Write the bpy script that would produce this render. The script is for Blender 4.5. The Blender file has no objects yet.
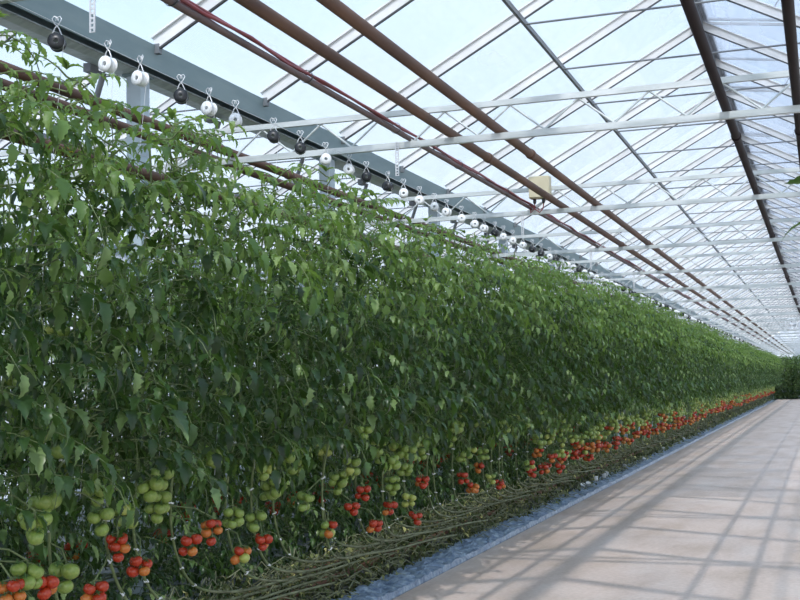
import bpy, math, random
import numpy as np
from mathutils import Vector, Matrix

random.seed(7)
R = random.uniform
sc = bpy.context.scene
COL = sc.collection
PI = math.pi

# ------------------------------------------------------------------ materials
def mat(name, build):
    m = bpy.data.materials.new(name); m.use_nodes = True
    nt = m.node_tree; nt.nodes.clear()
    out = nt.nodes.new('ShaderNodeOutputMaterial')
    build(nt, out)
    return m

def N(nt, t, **kw):
    n = nt.nodes.new(t)
    for k, v in kw.items():
        if k in n.inputs: n.inputs[k].default_value = v
        else: setattr(n, k, v)
    return n

def noise_ramp(nt, stops, scale=5.0, detail=4.0, coord='Object', stretch=None, rough=.55):
    tc = N(nt, 'ShaderNodeTexCoord')
    src = tc.outputs[coord]
    if stretch:
        mp = N(nt, 'ShaderNodeMapping'); mp.inputs['Scale'].default_value = stretch
        nt.links.new(src, mp.inputs['Vector']); src = mp.outputs['Vector']
    no = N(nt, 'ShaderNodeTexNoise'); no.inputs['Scale'].default_value = scale
    no.inputs['Detail'].default_value = detail; no.inputs['Roughness'].default_value = rough
    nt.links.new(src, no.inputs['Vector'])
    rp = N(nt, 'ShaderNodeValToRGB')
    el = rp.color_ramp.elements
    while len(el) < len(stops): el.new(.5)
    for e, (p, c) in zip(el, stops):
        e.position = p; e.color = (*c, 1)
    nt.links.new(no.outputs['Fac'], rp.inputs['Fac'])
    return rp.outputs['Color'], no.outputs['Fac']

def surf(name, c1, c2=None, rough=.6, metal=0.0, scale=6, stretch=None, bump=0.0, spec=.5, coord='Object'):
    c2 = c2 or tuple(x * .8 for x in c1)
    def b(nt, out):
        p = N(nt, 'ShaderNodeBsdfPrincipled', Roughness=rough, Metallic=metal)
        p.inputs['Specular IOR Level'].default_value = spec
        col, fac = noise_ramp(nt, [(.35, c1), (.65, c2)], scale, stretch=stretch, coord=coord)
        nt.links.new(col, p.inputs['Base Color'])
        if bump:
            bp = N(nt, 'ShaderNodeBump', Strength=bump); bp.inputs['Distance'].default_value = .02
            nt.links.new(fac, bp.inputs['Height']); nt.links.new(bp.outputs[0], p.inputs['Normal'])
        nt.links.new(p.outputs[0], out.inputs['Surface'])
    return mat(name, b)

def leafmat(name, stops, tcol, tfac=.3, rough=.42, spec=.45):
    def b(nt, out):
        at = N(nt, 'ShaderNodeAttribute'); at.attribute_name = 'tone'
        tc = N(nt, 'ShaderNodeTexCoord')
        no = N(nt, 'ShaderNodeTexNoise'); no.inputs['Scale'].default_value = 30
        nt.links.new(tc.outputs['Object'], no.inputs['Vector'])
        mx = N(nt, 'ShaderNodeMath', operation='MULTIPLY_ADD')
        nt.links.new(no.outputs['Fac'], mx.inputs[0]); mx.inputs[1].default_value = .3
        nt.links.new(at.outputs['Fac'], mx.inputs[2])
        sb = N(nt, 'ShaderNodeMath', operation='SUBTRACT'); nt.links.new(mx.outputs[0], sb.inputs[0]); sb.inputs[1].default_value = .15
        rp = N(nt, 'ShaderNodeValToRGB'); el = rp.color_ramp.elements
        while len(el) < len(stops): el.new(.5)
        for e, (p, c) in zip(el, stops): e.position = p; e.color = (*c, 1)
        nt.links.new(sb.outputs[0], rp.inputs['Fac'])
        p = N(nt, 'ShaderNodeBsdfPrincipled', Roughness=rough)
        p.inputs['Specular IOR Level'].default_value = spec
        nt.links.new(rp.outputs['Color'], p.inputs['Base Color'])
        t = N(nt, 'ShaderNodeBsdfTranslucent'); t.inputs['Color'].default_value = (*tcol, 1)
        ms = N(nt, 'ShaderNodeMixShader'); ms.inputs[0].default_value = tfac
        nt.links.new(p.outputs[0], ms.inputs[1]); nt.links.new(t.outputs[0], ms.inputs[2])
        nt.links.new(ms.outputs[0], out.inputs['Surface'])
    return mat(name, b)

def glassmat(name, haze=.12, tint=(.93, .952, .985)):
    def b(nt, out):
        tr = N(nt, 'ShaderNodeBsdfTransparent'); tr.inputs['Color'].default_value = (*tint, 1)
        d = N(nt, 'ShaderNodeBsdfDiffuse'); d.inputs['Color'].default_value = (.85, .88, .93, 1)
        tl = N(nt, 'ShaderNodeBsdfTranslucent'); tl.inputs['Color'].default_value = (.85, .88, .95, 1)
        m1 = N(nt, 'ShaderNodeMixShader'); m1.inputs[0].default_value = .5
        nt.links.new(d.outputs[0], m1.inputs[1]); nt.links.new(tl.outputs[0], m1.inputs[2])
        tc = N(nt, 'ShaderNodeTexCoord')
        mp = N(nt, 'ShaderNodeMapping'); mp.inputs['Scale'].default_value = (1.2, .5, 1.2)
        nt.links.new(tc.outputs['Object'], mp.inputs['Vector'])
        no = N(nt, 'ShaderNodeTexNoise'); no.inputs['Scale'].default_value = 1.1; no.inputs['Detail'].default_value = 5
        nt.links.new(mp.outputs[0], no.inputs['Vector'])
        mr = N(nt, 'ShaderNodeMapRange'); mr.inputs[1].default_value = .3; mr.inputs[2].default_value = .7
        mr.inputs[3].default_value = haze * .35; mr.inputs[4].default_value = haze * 1.8
        nt.links.new(no.outputs['Fac'], mr.inputs[0])
        ms = N(nt, 'ShaderNodeMixShader'); nt.links.new(mr.outputs[0], ms.inputs[0])
        nt.links.new(tr.outputs[0], ms.inputs[1]); nt.links.new(m1.outputs[0], ms.inputs[2])
        gl = N(nt, 'ShaderNodeBsdfGlossy', Roughness=.05)
        lw = N(nt, 'ShaderNodeLayerWeight'); lw.inputs['Blend'].default_value = .5
        pw = N(nt, 'ShaderNodeMath', operation='POWER'); nt.links.new(lw.outputs['Facing'], pw.inputs[0]); pw.inputs[1].default_value = 5
        fr = N(nt, 'ShaderNodeMath', operation='MULTIPLY_ADD'); nt.links.new(pw.outputs[0], fr.inputs[0]); fr.inputs[1].default_value = .35; fr.inputs[2].default_value = .01
        m2 = N(nt, 'ShaderNodeMixShader')
        nt.links.new(fr.outputs[0], m2.inputs[0]); nt.links.new(ms.outputs[0], m2.inputs[1]); nt.links.new(gl.outputs[0], m2.inputs[2])
        nt.links.new(m2.outputs[0], out.inputs['Surface'])
    return mat(name, b)

M_LEAF = leafmat('leaf', [(0, (.006, .018, .007)), (.45, (.022, .057, .017)), (.75, (.060, .120, .036)), (1, (.18, .26, .10))], (.15, .27, .03), .24, rough=.32, spec=.4)
M_YOUNG = leafmat('young_leaf', [(0, (.04, .095, .025)), (.6, (.12, .215, .06)), (1, (.30, .40, .15))], (.30, .46, .07), .38)
M_DRY = leafmat('dry_leaf', [(0, (.03, .05, .02)), (.45, (.09, .12, .045)), (.75, (.26, .28, .12)), (1, (.62, .58, .24))], (.2, .2, .06), .15, rough=.8, spec=.2)
M_STEM = surf('stem', (.17, .22, .09), (.11, .15, .06), .6, scale=14)
M_OLDSTEM = surf('old_stem', (.22, .24, .14), (.11, .12, .065), .8, scale=9)
M_GREEN = surf('green_skin', (.17, .265, .05), (.25, .33, .075), .28, scale=3)
M_PALE = surf('turning_skin', (.40, .42, .09), (.34, .42, .11), .28, scale=3)
M_ORANGE = surf('orange_skin', (.52, .12, .022), (.50, .20, .04), .25, scale=3)
M_RED = surf('red_skin', (.36, .022, .010), (.44, .055, .016), .22, scale=3)
M_CALYX = surf('calyx', (.09, .19, .05), (.06, .13, .04), .6)
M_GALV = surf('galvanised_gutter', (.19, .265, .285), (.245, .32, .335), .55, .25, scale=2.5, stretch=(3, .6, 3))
M_TRUSS = surf('galvanised_truss', (.58, .61, .61), (.42, .46, .46), .5, .1, scale=4, stretch=(1, 6, 6))
M_BAR = surf('white_bar', (.76, .75, .74), (.66, .66, .66), .5, 0, scale=3)
M_RAFTER_SHADE = surf('rafter_shade', (.07, .075, .085), (.05, .055, .06), .6)  # shade of the rafters' bottom faces, put into a colour
M_TIE = surf('grey_tie', (.20, .215, .23), (.15, .16, .175), .5, .2, scale=3)
M_COL = surf('painted_column', (.46, .54, .59), (.39, .47, .52), .5, .1, scale=3)
M_RUST = surf('rusty_pipe', (.135, .066, .038), (.075, .038, .026), .65, .1, scale=5, stretch=(1, .35, 1), coord='Object')
M_DARKPIPE = surf('dark_pipe', (.020, .009, .011), (.012, .006, .008), .7, scale=5, spec=.2)
M_RAIL = surf('rail_pipe', (.20, .085, .05), (.12, .055, .035), .65, scale=8, stretch=(1, .35, 1))
M_CABLE = surf('red_cable', (.26, .045, .05), (.16, .04, .045), .5, scale=12)
M_CONDUIT = surf('grey_conduit', (.13, .085, .08), (.09, .06, .055), .6, scale=5)
M_WHITE = surf('white_plastic', (.86, .87, .88), (.78, .80, .82), .4)
M_BLACK = surf('black_plastic', (.012, .014, .018), (.02, .022, .026), .35)
M_WIRE = surf('zinc_wire', (.68, .69, .70), (.55, .56, .58), .4, .5)
M_TWINE = surf('white_twine', (.72, .74, .76), (.62, .64, .66), .8)
M_BOX = surf('cream_box', (.56, .51, .36), (.50, .45, .31), .55)
M_FLOWER = surf('yellow_petal', (.75, .62, .08), (.7, .55, .06), .5)
M_GLASS = glassmat('roof_glass', .17)
M_WALLGLASS = glassmat('wall_glass', .3)

def film_build(nt, out):
    p = N(nt, 'ShaderNodeBsdfPrincipled', Roughness=.38)
    col, fac = noise_ramp(nt, [(.30, (.05, .09, .17)), (.44, (.15, .21, .31)), (.6, (.25, .315, .40)), (.8, (.40, .46, .53))], 14, 6, coord='Object', stretch=(2.2, 1, 1))
    nt.links.new(col, p.inputs['Base Color'])
    bp = N(nt, 'ShaderNodeBump', Strength=.6); bp.inputs['Distance'].default_value = .03
    nt.links.new(fac, bp.inputs['Height']); nt.links.new(bp.outputs[0], p.inputs['Normal'])
    nt.links.new(p.outputs[0], out.inputs['Surface'])
M_FILM = mat('crumpled_film', film_build)
M_GROUND = surf('ground_cover', (.035, .045, .045), (.075, .085, .082), .75, scale=3, bump=.4)

def path_build(nt, out):
    p = N(nt, 'ShaderNodeBsdfPrincipled', Roughness=.62)
    p.inputs['Specular IOR Level'].default_value = .35
    c1, f1 = noise_ramp(nt, [(.28, (.44, .345, .285)), (.5, (.555, .45, .40)), (.75, (.615, .53, .49))], 1.3, 7, stretch=(1.6, .55, 1), rough=.62)
    c2, f2 = noise_ramp(nt, [(.3, (.86, .84, .82)), (.7, (1.05, 1.04, 1.03))], 26, 5)
    mx = N(nt, 'ShaderNodeMix', data_type='RGBA', blend_type='MULTIPLY'); mx.inputs[0].default_value = 1
    nt.links.new(c1, mx.inputs[6]); nt.links.new(c2, mx.inputs[7])
    nt.links.new(mx.outputs[2], p.inputs['Base Color'])
    bp = N(nt, 'ShaderNodeBump', Strength=.15); bp.inputs['Distance'].default_value = .01
    nt.links.new(f2, bp.inputs['Height']); nt.links.new(bp.outputs[0], p.inputs['Normal'])
    nt.links.new(p.outputs[0], out.inputs['Surface'])
M_PATH = mat('concrete_path', path_build)

# ------------------------------------------------------------------ mesh builder
class MB:
    def __init__(s): s.v = []; s.f = []; s.m = []; s.t = []; s.smooth = []
    def add(s, verts, faces, mi=0, tone=0.5, smooth=False):
        o = len(s.v)
        s.v.extend([tuple(p) for p in verts]); s.t.extend([tone] * len(verts))
        for f in faces: s.f.append(tuple(i + o for i in f)); s.m.append(mi); s.smooth.append(smooth)
        return s
    def box(s, a, b, mi=0):
        (x0, y0, z0), (x1, y1, z1) = a, b
        v = [(x0, y0, z0), (x1, y0, z0), (x1, y1, z0), (x0, y1, z0), (x0, y0, z1), (x1, y0, z1), (x1, y1, z1), (x0, y1, z1)]
        return s.add(v, [(0, 3, 2, 1), (4, 5, 6, 7), (0, 1, 5, 4), (1, 2, 6, 5), (2, 3, 7, 6), (3, 0, 4, 7)], mi)
    def bar(s, p, q, w, h, up=(0, 0, 1), mi=0):
        p = Vector(p); q = Vector(q); d = (q - p).normalized(); side = d.cross(Vector(up)).normalized(); u = side.cross(d)
        v = []
        for c in (p, q):
            for sx, sz in ((-1, -1), (1, -1), (1, 1), (-1, 1)): v.append(c + side * (sx * w / 2) + u * (sz * h / 2))
        return s.add(v, [(0, 1, 2, 3), (4, 7, 6, 5), (0, 4, 5, 1), (1, 5, 6, 2), (2, 6, 7, 3), (3, 7, 4, 0)], mi)
    def tube(s, pts, r, n=6, mi=0, tone=.5, cap=True, r2=None):
        pts = [Vector(p) for p in pts]; rings = []; k = len(pts)
        pu = None; V = []
        for i, p in enumerate(pts):
            d = (pts[min(i + 1, k - 1)] - pts[max(i - 1, 0)])
            d = d.normalized() if d.length > 1e-9 else Vector((0, 0, 1))
            if pu is None: pu = d.orthogonal().normalized()
            pu = (pu - d * pu.dot(d)); pu = pu.normalized() if pu.length > 1e-6 else d.orthogonal().normalized()
            w = d.cross(pu); rr = r if r2 is None else r + (r2 - r) * i / max(k - 1, 1)
            for j in range(n):
                a = 2 * PI * j / n; V.append(p + pu * (math.cos(a) * rr) + w * (math.sin(a) * rr))
        F = [(i * n + j, i * n + (j + 1) % n, (i + 1) * n + (j + 1) % n, (i + 1) * n + j) for i in range(k - 1) for j in range(n)]
        s.add(V, F, mi, tone, True)
        if cap:
            s.add(V[:n], [tuple(reversed(range(n)))], mi, tone); s.add(V[-n:], [tuple(range(n))], mi, tone)
        return s
    def lathe(s, prof, n=16, mi=0, axis='Z', center=(0, 0, 0)):
        V = []; c = Vector(center)
        for r, h in prof:
            for j in range(n):
                a = 2 * PI * j / n; p = (r * math.cos(a), r * math.sin(a), h)
                if axis == 'Y': p = (p[0], p[2], p[1])
                V.append(c + Vector(p))
        F = [(i * n + j, i * n + (j + 1) % n, (i + 1) * n + (j + 1) % n, (i + 1) * n + j) for i in range(len(prof) - 1) for j in range(n)]
        return s.add(V, F, mi, .5, True)
    def merge(s, o, loc=(0, 0, 0), rz=0.0, sc_=1.0, mi_off=0, mi_map=None):
        c, d = math.cos(rz), math.sin(rz); off = len(s.v)
        for x, y, z in o.v: s.v.append((loc[0] + sc_ * (x * c - y * d), loc[1] + sc_ * (x * d + y * c), loc[2] + sc_ * z))
        s.t.extend(o.t)
        for f, m_, sm in zip(o.f, o.m, o.smooth):
            s.f.append(tuple(i + off for i in f)); s.m.append(mi_map[m_] if mi_map else m_ + mi_off); s.smooth.append(sm)
        return s
    def mesh(s, name, mats):
        me = bpy.data.meshes.new(name); me.from_pydata(s.v, [], s.f)
        mats = mats if isinstance(mats, (list, tuple)) else [mats]
        for m_ in mats: me.materials.append(m_)
        if s.f:
            me.polygons.foreach_set('material_index', s.m); me.polygons.foreach_set('use_smooth', s.smooth)
            at = me.attributes.new('tone', 'FLOAT', 'POINT'); at.data.foreach_set('value', s.t)
        me.update(); return me

def link(name, me, parent=None, loc=(0, 0, 0), rot=(0, 0, 0), scale=None):
    o = bpy.data.objects.new(name, me); COL.objects.link(o)
    o.location = loc; o.rotation_euler = rot
    if scale: o.scale = scale
    if parent: o.parent = parent
    return o
def tag(o, label, cat, group=None, kind=None):
    o['label'] = label; o['category'] = cat
    if group: o['group'] = group
    if kind: o['kind'] = kind
    return o
def thing(name, label, cat, loc=(0, 0, 0), rz=0, group=None):
    return tag(link(name, None, None, loc, (0, 0, rz)), label, cat, group)
def struct(name, me, loc=(0, 0, 0)):
    o = link(name, me, None, loc); o['kind'] = 'structure'; return o
def dup(root, loc, label=None, group=None, rz=None):
    r = root.copy(); COL.objects.link(r); r.location = loc
    if rz is not None: r.rotation_euler = (0, 0, rz)
    if label: r['label'] = label
    if group: r['group'] = group
    elif 'group' in r.keys(): del r['group']
    for ch in root.children:
        c = ch.copy(); COL.objects.link(c); c.parent = r
        for g in ch.children:
            d = g.copy(); COL.objects.link(d); d.parent = c
    return r

ORD = ['first', 'second', 'third', 'fourth', 'fifth', 'sixth', 'seventh', 'eighth', 'ninth', 'tenth', 'eleventh', 'twelfth',
       'thirteenth', 'fourteenth', 'fifteenth', 'sixteenth', 'seventeenth', 'eighteenth', 'nineteenth', 'twentieth']

# ------------------------------------------------------------------ layout numbers (metres, camera above the origin)
TY0, TSP, NT = 7.37, 3.5, 24          # roof trusses
T = [TY0 + TSP * k for k in range(-1, NT)]     # T[0] is the one that only clips the frame's corner
YEND = 92.0
GX0, GX1, GZ = -4.42, -4.86, 4.07     # gutter faces and its top
RIDGE_X, RIDGE_Z = -1.20, 5.80
RG_X = 2.02                           # right gutter
LR_X, LG_X = -8.07, -11.28            # ridge and far gutter of the next bay
WIRE_X, WIRE_Z = -3.0, 3.162

# ------------------------------------------------------------------ setting
g = MB(); ny = 60
struct('floor', MB().box((-3.1, -4, -.12), (1.0, 91, 0)).mesh('floor', M_PATH))
struct('ground_cover', MB().box((-11.9, -4, -.16), (-3.1, YEND + 3, -.02)).box((1.0, -4, -.16), (3.2, YEND + 3, -.02)).box((-3.1, 91, -.16), (1.0, YEND + 3, -.02)).box((-40, YEND + 3, -.16), (30, 260, -.02)).mesh('ground_cover', M_GROUND))
def slope_glass(x0, z0, x1, z1):
    d = Vector((x1 - x0, 0, z1 - z0)).normalized(); n = Vector((-d.z, 0, d.x))
    if n.z < 0: n = -n
    a = Vector((x0, 0, z0)) + n * .07 - d * (.11 if z0 < z1 else 0); b = Vector((x1, 0, z1)) + n * .07 + d * (.11 if z1 < z0 else 0); t = n * .005
    v = [(p.x, y, p.z) for y in (-4, YEND) for p in (a, b, b + t, a + t)]
    return MB().add(v, [(0, 1, 2, 3), (7, 6, 5, 4), (0, 4, 5, 1), (1, 5, 6, 2), (2, 6, 7, 3), (3, 7, 4, 0)])
for a in ((GX0, GZ, RIDGE_X, RIDGE_Z), (RIDGE_X, RIDGE_Z, RG_X, GZ), (LR_X, RIDGE_Z, GX1, GZ), (LG_X, GZ, LR_X, RIDGE_Z)):
    struct('ceiling', slope_glass(*a).mesh('ceiling', M_GLASS))
def gable(y):
    m = MB()
    prof = [(LG_X, 0), (RG_X, 0), (RG_X, GZ), (RIDGE_X, RIDGE_Z), (GX0, GZ), (GX1, GZ), (LR_X, RIDGE_Z), (LG_X, GZ)]
    k = len(prof); v = [(x, y, z) for x, z in prof] + [(x, y + .006, z) for x, z in prof]
    # build as convex pieces
    for idx in ((0, 5, 6, 7), (0, 1, 4, 5), (1, 2, 3, 4)):
        q = [v[i] for i in idx] + [v[i + k] for i in idx]
        m.add(q, [(0, 1, 2, 3), (7, 6, 5, 4), (0, 4, 5, 1), (1, 5, 6, 2), (2, 6, 7, 3), (3, 7, 4, 0)])
    return m
struct('wall_end', gable(YEND).mesh('wall_end', M_WALLGLASS))
struct('wall_left', MB().box((LG_X - .01, -4, 0), (LG_X, YEND, GZ)).mesh('wall_left', M_WALLGLASS))
mm = MB()
for k in range(14):
    x = LG_X + .3 + k * 1.0; mm.box((x - .02, YEND - .05, 0), (x + .02, YEND - .005, 4.1 if k % 7 in (0, 6) else 4.4))
for z in (1.2, 2.4, 4.05): mm.box((LG_X, YEND - .06, z - .03), (RG_X, YEND - .005, z + .03))
struct('trim_1', mm.mesh('trim_1', M_BAR))
mm = MB()
for k in range(54):
    y = -3 + k * 1.75; mm.box((LG_X, y - .02, 0), (LG_X + .05, y + .02, GZ))
for z in (1.2, 2.4): mm.box((LG_X, -4, z - .02), (LG_X + .04, YEND, z + .02))
struct('trim_2', mm.mesh('trim_2', M_BAR))

# ------------------------------------------------------------------ roof steel
# gutter: a folded channel, web towards the path, dark underside, rolled lip on the far side
def extrude_profile(prof, y0, y1, m=None, mi=0):
    m = m or MB(); k = len(prof)
    v = [(x, y0, z) for x, z in prof] + [(x, y1, z) for x, z in prof]
    m.add(v, [(i, (i + 1) % k, (i + 1) % k + k, i + k) for i in range(k)] + [tuple(reversed(range(k))), tuple(range(k, 2 * k))], mi)
    return m
def gutter(cx, label, flip=1, top=GZ):
    f = flip
    P = lambda x, z: (cx + f * x, z)
    t = thing('roof_gutter', label, 'gutter', (0, 0, 0))
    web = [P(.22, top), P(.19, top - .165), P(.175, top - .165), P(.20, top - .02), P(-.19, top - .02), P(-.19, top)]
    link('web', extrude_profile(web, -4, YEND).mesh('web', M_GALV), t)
    lip = [P(.05, top - .155), P(-.02, top - .175), P(-.14, top - .165), P(-.20, top - .12), P(-.22, top), P(-.205, top), P(-.185, top - .11), P(-.13, top - .15), P(-.02, top - .16), P(.05, top - .145)]
    link('lip', extrude_profile(lip, -4, YEND).mesh('lip', M_TRUSS), t)
    return t
gutter(-4.64, 'long grey galvanised roof gutter running above the tomato row on columns')
gutter(RG_X + .22, 'roof gutter over the right-hand plants, beyond the right edge of the frame', -1)
gutter(LG_X - .22, 'far roof gutter of the neighbouring bay above the left glass wall')

def long_bar(name, p, w, h, label, cat, m):
    return tag(link(name, MB().box((-w / 2, -4, -h / 2), (w / 2, YEND, h / 2)).mesh(name, m), None, (p[0], 0, p[1])), label, cat)
PUR_X = -2.53; PUR_Z = GZ + (RIDGE_Z - GZ) / (RIDGE_X - GX0) * (PUR_X - GX0)
long_bar('purlin', (PUR_X, PUR_Z - .075), .03, .05, 'thin dark purlin halfway up the glass slope left of the ridge', 'purlin', M_TIE)
PURR_X = .42; PURR_Z = GZ + (RIDGE_Z - GZ) / (RG_X - RIDGE_X) * (RG_X - PURR_X)
long_bar('purlin', (PURR_X, PURR_Z - .075), .03, .05, 'thin purlin halfway down the glass slope right of the ridge', 'purlin', M_TIE)
long_bar('purlin', (-6.5, PUR_Z - .075), .03, .05, 'thin purlin under the glass just left of the big gutter', 'purlin', M_TIE)
long_bar('purlin', (-9.65, PUR_Z - .075), .03, .05, 'thin purlin of the neighbouring bay nearest the left glass wall', 'purlin', M_TIE)
def ridge(x, label):
    t = thing('ridge_beam', label, 'beam', (x, 0, RIDGE_Z))
    link('beam', MB().box((-.03, -4, -.08), (.03, YEND, .06)).mesh('beam', M_TIE), t)
    link('cap', MB().box((-.10, -4, .075), (.10, YEND, .10)).mesh('cap', M_BAR), t)
ridge(RIDGE_X, 'white-capped ridge beam at the top of the glass roof above the path')
ridge(LR_X, 'ridge beam of the neighbouring glass bay behind the gutter')

# roof frames: pair of glazing bars + horizontal tie
def frame_proto(gl, rd, gr, px_l, px_r, label):
    t = thing('roof_frame', label, 'roof frame', (0, 0, 0))
    def rafter(x0, z0, x1, z1):
        d = Vector((x1 - x0, 0, z1 - z0)).normalized(); n = Vector((-d.z, 0, d.x)); n = n if n.z > 0 else -n
        m = MB(); a = Vector((x0, 0, z0)); b = Vector((x1, 0, z1))
        m.bar(a + n * .018, b + n * .018, .030, .086, up=n)
        m.bar(a + n * .062, b + n * .062, .075, .010, up=n)
        return m
    link('rafter', rafter(gl, GZ, rd, RIDGE_Z).mesh('rafter', M_BAR), t)
    link('rafter', rafter(gr, GZ, rd, RIDGE_Z).mesh('rafter', M_BAR), t)
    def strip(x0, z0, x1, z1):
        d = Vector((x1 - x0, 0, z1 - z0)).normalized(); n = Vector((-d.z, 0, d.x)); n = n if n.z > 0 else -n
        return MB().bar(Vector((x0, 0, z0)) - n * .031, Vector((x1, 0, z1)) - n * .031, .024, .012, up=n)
    link('underside_shade', strip(gl, GZ, rd, RIDGE_Z).mesh('underside_shade', M_RAFTER_SHADE), t); link('underside_shade', strip(gr, GZ, rd, RIDGE_Z).mesh('underside_shade', M_RAFTER_SHADE), t)  # dark strips standing in for shade on the rafter undersides
    link('tie_bar', MB().tube([(px_l, 0, PUR_Z - .09), (px_r, 0, PUR_Z - .09)], .010, 6).mesh('tie_bar', M_TIE), t)
    link('foot_bracket', MB().box((gl - .01, -.022, GZ - .06), (gl + .03, .022, GZ + .01)).mesh('foot_bracket', M_TIE), t)
    return t
RY = [7.28 + 1.75 * k for k in range(-6, 48)]
def rlabel(k):
    if 4 <= k < 12: return '%s pair of pale glazing bars with a tie rod, counted from the near end of the glass roof' % ORD[k - 4], None
    if k < 4: return 'pale glazing bars over the camera, above the top edge of the frame', 'roof frames above the frame edge'
    return 'slim glazing bar pair with a tie rod, far down the glass roof past the eighth', 'far roof frames over the path'
lb, gp = rlabel(0)
f0 = frame_proto(GX0, RIDGE_X, RG_X, PUR_X, PURR_X, lb); f0['group'] = gp; f0.location = (0, RY[0], 0)
for k in range(1, len(RY)):
    lb, gp = rlabel(k); dup(f0, (0, RY[k], 0), lb, gp)
f1 = frame_proto(GX1, LR_X, LG_X, -6.5, -9.65, 'glazing bar pair of the neighbouring bay, seen below the big gutter'); f1['group'] = 'roof frames of the neighbouring bay'
f1.location = (0, RY[2], 0)
for k in range(3, len(RY)): dup(f1, (0, RY[k], 0), None, 'roof frames of the neighbouring bay')

# lattice trusses
ZB0, ZB1, ZT0, ZT1 = 3.178, 3.22, 3.40, 3.437
def truss_proto(x0, x1, label, apex0, solo_web, cat='truss', hanger=None):
    t = thing('lattice_truss', label, cat, (0, 0, 0))
    link('top_chord', MB().box((x0, -.015, ZT0), (x1, .015, ZT1)).mesh('top_chord', M_TRUSS), t)
    link('bottom_chord', MB().box((x0, -.018, ZB0), (x1, .018, ZB1)).mesh('bottom_chord', M_TRUSS), t)
    w = .447; one = MB(); k0 = math.ceil((x0 - apex0) / w); k = k0; bars = []
    while apex0 + k * w < x1:
        a = apex0 + k * w
        for sx in (-1, 1):
            b = a + sx * w / 2
            if x0 < b < x1: bars.append((a, b))
        k += 1
    rng = MB()
    if solo_web:
        meL = MB().tube([(0, 0, ZT0), (-w / 2, 0, ZB1)], .0075, 5).mesh('web_rod', M_TRUSS)
        meR = MB().tube([(0, 0, ZT0), (w / 2, 0, ZB1)], .0075, 5).mesh('web_rod', M_TRUSS)
        for a, b in bars: link('web_rod', meL if b < a else meR, t, (a, 0, 0))
    else:
        for a, b in bars: rng.tube([(a, 0, ZT0), (b, 0, ZB1)], .0075, 5)
        link('web', rng.mesh('web', M_TRUSS), t)
    if hanger is not None:
        h = MB().box((hanger - .012, -.03, 2.99), (hanger + .012, -.026, ZB1))
        link('hanger_strap', h.mesh('hanger_strap', M_WIRE), t)
    return t
tl = ['lattice truss whose lower chord just clips the top left corner, nearest the camera',
      'nearest full lattice truss, crossing the upper right from the gutter',
      'second full lattice truss, with the cream box on its upper chord']
def tlabel(k):
    if k < 3: return tl[k], None
    if k < 8: return '%s full lattice truss from the camera, crossing above the path' % ORD[k - 1], None
    return 'thin distant lattice truss, beyond the seventh full one down the path', 'far lattice trusses over the path'
tp = truss_proto(-4.57, RG_X - .03, tl[0], -3.182, True, hanger=-2.62); tp.location = (0, T[0], 0)
# the nearest strap is a perforated one: cut round holes
for ch in list(tp.children):
    if ch.name.startswith('hanger_strap'):
        m = MB(); n = 12; z0, z1 = 2.99, ZB1; st = (z1 - z0) / n; hw = .013
        for i in range(n):
            a, b = z0 + i * st, z0 + (i + 1) * st; c = (a + b) / 2; q = st * .28
            for y in (-.03, -.026):
                pass
            m.box((-hw, -.03, a), (-hw * .45, -.026, b)); m.box((hw * .45, -.03, a), (hw, -.026, b))
            m.box((-hw * .45, -.03, a), (hw * .45, -.026, c - q)); m.box((-hw * .45, -.03, c + q), (hw * .45, -.026, b))
        ch.data = m.mesh('hanger_strap', M_WIRE); ch.location = (-2.62, 0, 0)
for k in range(1, len(T)):
    lb, gp = tlabel(k); dup(tp, (0, T[k], 0), lb, gp)
tq = truss_proto(LG_X + .02, -4.70, 'pale lattice truss of the neighbouring bay, seen beyond the columns', -5.0, False)
tq['group'] = 'lattice trusses of the neighbouring bay'; tq.location = (0, T[1], 0)
for k in range(2, len(T)): dup(tq, (0, T[k], 0), None, 'lattice trusses of the neighbouring bay')

# columns with base plate and head bracket
def column_proto(label):
    t = thing('column', label, 'column', (-4.635, 0, 0))
    link('post', MB().box((-.06, -.06, .015), (.06, .06, 3.88)).mesh('post', M_COL), t)
    link('base_plate', MB().box((-.11, -.11, -.02), (.11, .11, .015)).mesh('base_plate', M_GALV), t)
    link('head_plate', MB().box((-.08, -.09, 3.88), (.08, .09, 3.895)).mesh('head_plate', M_GALV), t)
    return t
def clabel(k):
    if k == 0: return 'pale column beyond the left edge of the frame, nearest the camera', None
    if k < 5: return ['wide pale blue-grey column nearest the camera, rising out of the foliage to the gutter',
                      'second pale column from the left, under the gutter', 'third pale column from the left, under the gutter',
                      'fourth pale column from the left, barely showing above the foliage'][k - 1], None
    return 'distant pale column under the gutter, past the fourth and mostly behind foliage', 'far gutter columns'
cp = column_proto(clabel(0)[0]); cp.location = (-4.635, T[0], 0)
for k in range(1, len(T)):
    lb, gp = clabel(k); dup(cp, (-4.635, T[k], 0), lb, gp)
# short strut brackets under the gutter lip, towards the next bay
def strut_proto(label):
    t = thing('gutter_strut', label, 'bracket', (-4.78, 0, 3.91))
    link('clamp', MB().box((-.03, -.05, -.06), (.03, .05, -.0)).mesh('clamp', M_TIE), t)
    link('strut', MB().tube([(-.0, .16, -.02), (-.12, .17, -.34)], .022, 8).mesh('strut', M_TIE), t)
    link('rod', MB().tube([(-.0, .16, -.03), (.0, -.05, -.03)], .012, 6).mesh('rod', M_TIE), t)
    return t
st0 = strut_proto('short grey strut clamped under the gutter, just left of the nearest column'); st0.location = (-4.80, 7.02, 3.91)
for k, y in enumerate([8.75 + 1.75 * i for i in range(24)]):
    if k < 3: lb, gp = '%s short grey strut under the gutter right of the nearest column' % ORD[k], None
    else: lb, gp = 'small grey strut under the far stretch of the gutter, past the second column', 'far gutter struts'
    dup(st0, (-4.80, y, 3.91), lb, gp)

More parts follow.
